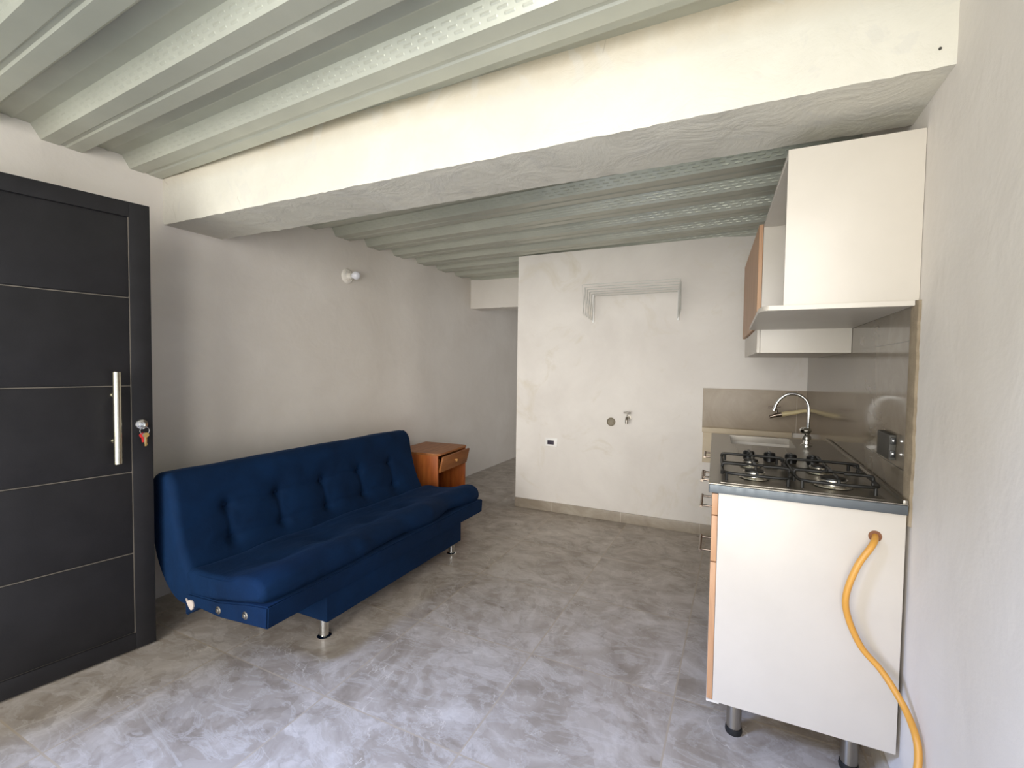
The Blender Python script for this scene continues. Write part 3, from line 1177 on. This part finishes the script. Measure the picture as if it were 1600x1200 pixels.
# basin walls and floor as a thin shell
for lo, hi in (((SX0, SY0_, ZT - dp), (SX0 + 0.003, SY1_, ZT - 0.001)), ((SX1 - 0.003, SY0_, ZT - dp), (SX1, SY1_, ZT - 0.001)),
               ((SX0, SY0_, ZT - dp), (SX1, SY0_ + 0.003, ZT - 0.001)), ((SX0, SY1_ - 0.003, ZT - dp), (SX1, SY1_, ZT - 0.001)),
               ((SX0, SY0_, ZT - dp - 0.003), (SX1, SY1_, ZT - dp))):
    box(bm, lo, hi)
lathe(bm, [(0.0, 0.001), (0.030, 0.001), (0.034, 0.003), (0.0, 0.0035)], ((SX0 + SX1) / 2, (SY0_ + SY1_) / 2, ZT - dp), seg=24)
s_.part('sink_basin', bm, M_steel)
bm = B()
for k in range(4):                                 # drainer ribs beside the hob
    x = 2.87 + 0.065 * k
    box(bm, (x, 0.80, ZT - 0.001), (x + 0.006, 1.06, ZT + 0.0025), 0.001)
s_.part('drainer_rib', bm, M_steel)
bm = B()
box(bm, (WX1 - 0.012, WY0, ZT - 0.002), (WX1, WY1, ZT + 0.012), 0.003)
s_.part('upstand', bm, M_steel)

# ------------------------------------------------------------------ gooseneck faucet
fc = thing('faucet', 'chrome gooseneck faucet standing behind the sink beside the tiled wall', 'faucet', (3.155, 1.22, ZT))
s_ = Sub(fc)
bm = B()
lathe(bm, [(0.0, 0.0), (0.026, 0.0), (0.026, 0.005), (0.016, 0.010), (0.014, 0.026), (0.020, 0.034), (0.020, 0.046), (0.013, 0.054), (0.011, 0.064), (0.0, 0.066)], (3.155, 1.22, ZT), seg=28)
s_.part('body', bm, M_chrome)
bm = B()
lathe(bm, [(0.0, 0.060), (0.020, 0.062), (0.026, 0.070), (0.027, 0.080), (0.018, 0.090), (0.0, 0.092)], (3.150, 1.22, ZT), seg=10)
s_.part('handle', bm, M_chrome, label='fluted turning knob')
bm = B()
tube(bm, [(3.160, 1.22, ZT + 0.05), (3.160, 1.22, 1.03), (3.160, 1.22, 1.105), (3.152, 1.22, 1.142), (3.130, 1.22, 1.167), (3.100, 1.22, 1.180), (3.066, 1.22, 1.176),
          (3.040, 1.22, 1.157), (3.022, 1.22, 1.132), (3.012, 1.22, 1.104)], 0.0075, 14, smooth=6)
cyl(bm, (3.014, 1.22, 1.110), (3.009, 1.22, 1.092), 0.0095, seg=16)
s_.part('spout', bm, M_chrome)

# ------------------------------------------------------------------ gas hob
hob = thing('gas_hob', 'four burner gas hob with black wire grates on the steel worktop', 'hob', (3.02, 0.40, ZT))
s_ = Sub(hob)
s_.warp = skew
HX0, HX1, HY0, HY1 = 2.800, 3.240, 0.185, 0.700
bm = B()
box(bm, (HX0, HY0, ZT), (HX1, HY1, ZT + 0.0015), 0.0007)
s_.part('hob_plate', bm, M_steel)
BURN = ((2.905, 0.300, 0.034), (2.905, 0.505, 0.028), (3.128, 0.300, 0.040), (3.120, 0.505, 0.030))
for x, y, r in BURN:
    bm = B()
    lathe(bm, [(0.0, 0.0), (r * 1.35, 0.0), (r * 1.3, 0.003), (r * 0.9, 0.005), (r * 0.85, 0.014), (r * 1.0, 0.017), (r * 1.0, 0.022), (0.0, 0.022)], (x, y, ZT + 0.004), seg=32)
    bo = s_.part('burner', bm, M_alu, label='aluminium burner')
    bm = B()
    lathe(bm, [(0.0, 0.022), (r * 0.86, 0.022), (r * 0.84, 0.027), (r * 0.5, 0.029), (0.0, 0.029)], (x, y, ZT + 0.004), seg=32)
    s_.part('burner_cap', bm, M_enamel, bo, label='black burner cap')
for x in (2.905, 2.977, 3.049, 3.120):
    bm = B()
    lathe(bm, [(0.0, 0.0), (0.020, 0.0), (0.019, 0.006), (0.014, 0.010), (0.0, 0.010)], (x, 0.655, ZT + 0.004), seg=24)
    lathe(bm, [(0.0, 0.008), (0.0215, 0.008), (0.020, 0.034), (0.016, 0.038), (0.0, 0.038)], (x, 0.655, ZT + 0.002), seg=24)
    box(bm, (x - 0.0045, 0.655 - 0.018, ZT + 0.036), (x + 0.0045, 0.655 + 0.018, ZT + 0.043), 0.002)
    s_.part('knob', bm, M_black, label='black control knob')
gz = ZT + 0.042


def grate(xa, xb):
    ya, yb = 0.200, 0.600
    r = 0.0050
    bm = B()
    m = (ya + yb) / 2
    # rounded outer ring, waisted in the middle
    ring = []
    pts = [(xa, ya + .05), (xa + .012, ya + .012), (xa + .05, ya), ((xa + xb) / 2, ya), (xb - .05, ya), (xb - .012, ya + .012), (xb, ya + .05),
           (xb, m), (xb, yb - .05), (xb - .012, yb - .012), (xb - .05, yb), ((xa + xb) / 2, yb), (xa + .05, yb), (xa + .012, yb - .012), (xa, yb - .05), (xa, m)]
    tube(bm, [(x, y, gz - 0.012) for x, y in pts], r, 10, smooth=3, closed=True)
    # pan supports bending up over the ring
    for y in (0.300, 0.505):
        for x0_, x1_ in ((xa, xa + 0.075), (xb, xb - 0.075)):
            tube(bm, [(x0_, y, ZT + 0.006), (x0_, y, gz - 0.006), (x0_ + (x1_ - x0_) * 0.12, y, gz + 0.003), (x1_, y, gz + 0.003)], r, 10, smooth=3)
    xm = (xa + xb) / 2
    for y0_, y1_ in ((ya, 0.262), (m, 0.340), (m, 0.465), (yb, 0.545)):
        tube(bm, [(xm, y0_, gz - 0.012), (xm, y0_, gz - 0.004), (xm, y0_ + (y1_ - y0_) * 0.15, gz + 0.003), (xm, y1_, gz + 0.003)], r, 10, smooth=3)
    tube(bm, [(xa, m, gz - 0.012), (xb, m, gz - 0.012)], r, 10)
    for x, y in ((xa + .012, ya + .012), (xb - .012, ya + .012), (xa + .012, yb - .012), (xb - .012, yb - .012)):
        tube(bm, [(x, y, gz - 0.012), (x, y, ZT + 0.004)], r, 10)
    return bm


for xa, xb in ((2.806, 3.008), (3.022, 3.232)):
    s_.part('grate', grate(xa, xb), M_enamel, label='black wire pan support')

# ------------------------------------------------------------------ wall cabinets: an open niche unit and a unit with a door
def xfront(y):
    return 2.962 - 0.040 * (y - 0.19)


def plank(bm, xa0, xa1, xb0, xb1, y0, y1, z0, z1, bev=0.001):
    """board whose x range is (xa0,xa1) at y0 and (xb0,xb1) at y1"""
    t_ = B()
    A = [t_.verts.new(p) for p in ((xa0, y0, z0), (xa1, y0, z0), (xb1, y1, z0), (xb0, y1, z0))]
    C = [t_.verts.new(p) for p in ((xa0, y0, z1), (xa1, y0, z1), (xb1, y1, z1), (xb0, y1, z1))]
    t_.faces.new(A[::-1])
    t_.faces.new(C)
    for i in range(4):
        t_.faces.new((A[i], A[(i + 1) % 4], C[(i + 1) % 4], C[i]))
    bmesh.ops.recalc_face_normals(t_, faces=t_.faces[:])
    if bev:
        bmesh.ops.bevel(t_, geom=t_.edges[:], offset=bev, segments=1, affect='EDGES')
    merge(bm, t_)


XW = W - 0.011
ZB, ZU = 1.500, 1.975
YN0, YN1, YU1 = 0.185, 0.995, 2.00
nc = thing('wall_cabinet', 'white open-fronted wall cabinet with a rounded overhanging shelf', 'cabinet', (3.13, 0.6, ZB))
s_ = Sub(nc)
bm = B()
box(bm, (xfront(YN0), YN0, ZB + 0.0), (W - 0.001, YN0 + 0.015, ZU), 0.001)
s_.part('side_panel', bm, M_white_mel)
bm = B()
plank(bm, xfront(YN0), XW, xfront(YN1), XW, YN0 + 0.015, YN1, ZU - 0.015, ZU)
s_.part('top_panel', bm, M_white_mel)
bm = B()
box(bm, (XW - 0.008, YN0 + 0.015, ZB), (XW, YN1, ZU - 0.015), 0.0005)
s_.part('back_panel', bm, M_white_mel)
bm = B()
xs_ = 2.895
# overhanging shelf with a rounded near corner
poly = [(XW, YN0 - 0.004), (xs_ + 0.03, YN0 - 0.004)]
for k in range(1, 9):
    a = PI / 2 * k / 8
    poly.append((xs_ + 0.03 - 0.03 * math.sin(a), YN0 - 0.004 + 0.10 * (1 - math.cos(a))))
poly += [(xs_ - 0.012, YN1 - 0.002), (XW, YN1 - 0.002)]
prism(bm, poly, ZB - 0.015, ZB, 'z', bev=0.001)
s_.part('bottom_shelf', bm, M_white_mel)

dc2 = thing('wall_cabinet.001', 'wall cabinet with an oak door hanging lower beyond the open white one', 'cabinet', (3.1, 1.5, 1.375))
s_ = Sub(dc2)
ZLo = 1.378
bm = B()
box(bm, (xfront(YN1), YN1, ZLo), (XW, YN1 + 0.015, ZU), 0.001)
s_.part('side_panel', bm, M_white_mel)
bm = B()
box(bm, (xfront(YU1), YU1 - 0.015, ZLo), (XW, YU1, ZU), 0.001)
s_.part('side_panel', bm, M_white_mel)
bm = B()
plank(bm, xfront(YN1), XW, xfront(YU1), XW, YN1 + 0.015, YU1 - 0.015, ZLo, ZLo + 0.015)
s_.part('bottom_panel', bm, M_white_mel)
bm = B()
plank(bm, xfront(YN1), XW, xfront(YU1), XW, YN1 + 0.015, YU1 - 0.015, ZU - 0.015, ZU)
s_.part('top_panel', bm, M_white_mel)
for ya, yb in ((YN1 + 0.003, 1.49), (1.495, YU1)):
    bm = B()
    plank(bm, xfront(ya) - 0.014, xfront(ya) - 0.001, xfront(yb) - 0.014, xfront(yb) - 0.001, ya, yb, ZLo, 1.494)
    s_.part('lower_flap', bm, M_white_mel)
bm = B()
plank(bm, xfront(YN1) - 0.019, xfront(YN1) - 0.001, xfront(YU1) - 0.030, xfront(YU1) - 0.012, YN1, YU1, 1.500, ZU, 0.0012)
s_.part('door', bm, M_oak, label='oak coloured door')

# ------------------------------------------------------------------ electrical box on the tiles
eb = thing('switch_box', 'dark graphite electrical box on the tiled wall above the hob', 'electrical box', (W - 0.010, 0.36, 1.07))
s_ = Sub(eb)
bm = B()
box(bm, (W - 0.028, 0.300, 1.026), (W - 0.010, 0.440, 1.104), 0.003)
s_.part('housing', bm, M_box)
bm = B()
for z in (1.045, 1.085):
    box(bm, (W - 0.026, 0.294, z - 0.010), (W - 0.013, 0.302, z + 0.011), 0.002)
s_.part('socket', bm, M_black, label='black socket blocks on the near edge')
for z in (1.047, 1.087):
    bm = B()
    cyl(bm, (W - 0.020, 0.296, z), (W - 0.020, 0.2915, z), 0.0022, seg=12)
    s_.part('screw', bm, M_chrome, label='bright screw head')

# ------------------------------------------------------------------ gas hose
pts = [(3.214, 0.30, 0.820), (3.214, 0.20, 0.820), (3.213, 0.166, 0.818), (3.200, 0.138, 0.800), (3.166, 0.128, 0.738), (3.142, 0.125, 0.650), (3.149, 0.125, 0.585),
       (3.181, 0.120, 0.511), (3.224, 0.110, 0.465), (3.252, 0.090, 0.427), (3.272, 0.050, 0.393), (3.279, 0.000, 0.362), (3.279, -0.020, 0.325), (3.272, -0.035, 0.285),
       (3.262, -0.045, 0.20), (3.256, -0.060, 0.10), (3.250, -0.10, 0.035), (3.24, -0.20, 0.011), (3.20, -0.45, 0.0105), (3.22, -0.80, 0.0105)]
bm = B()
tube(bm, pts, 0.0088, 14, smooth=6)
hs = obj('gas_hose', bm, M_hose, origin=(3.22, -0.2, 0.0))
tag(hs, 'yellow gas hose coming out of the white cabinet side and hanging to the floor', 'hose')

# small screw hole high on the beam near the right wall
bm = B()
lathe(bm, [(0.0, 0.0), (0.0035, 0.0), (0.0035, 0.002), (0.0, 0.002)], (3.262, 0.0, 2.085), (0, -1, 0), 14)
o = obj('wall_plug', bm, M_box, origin=(3.262, 0, 2.085))
tag(o, 'tiny grey wall plug in the right end of the big beam', 'wall plug')
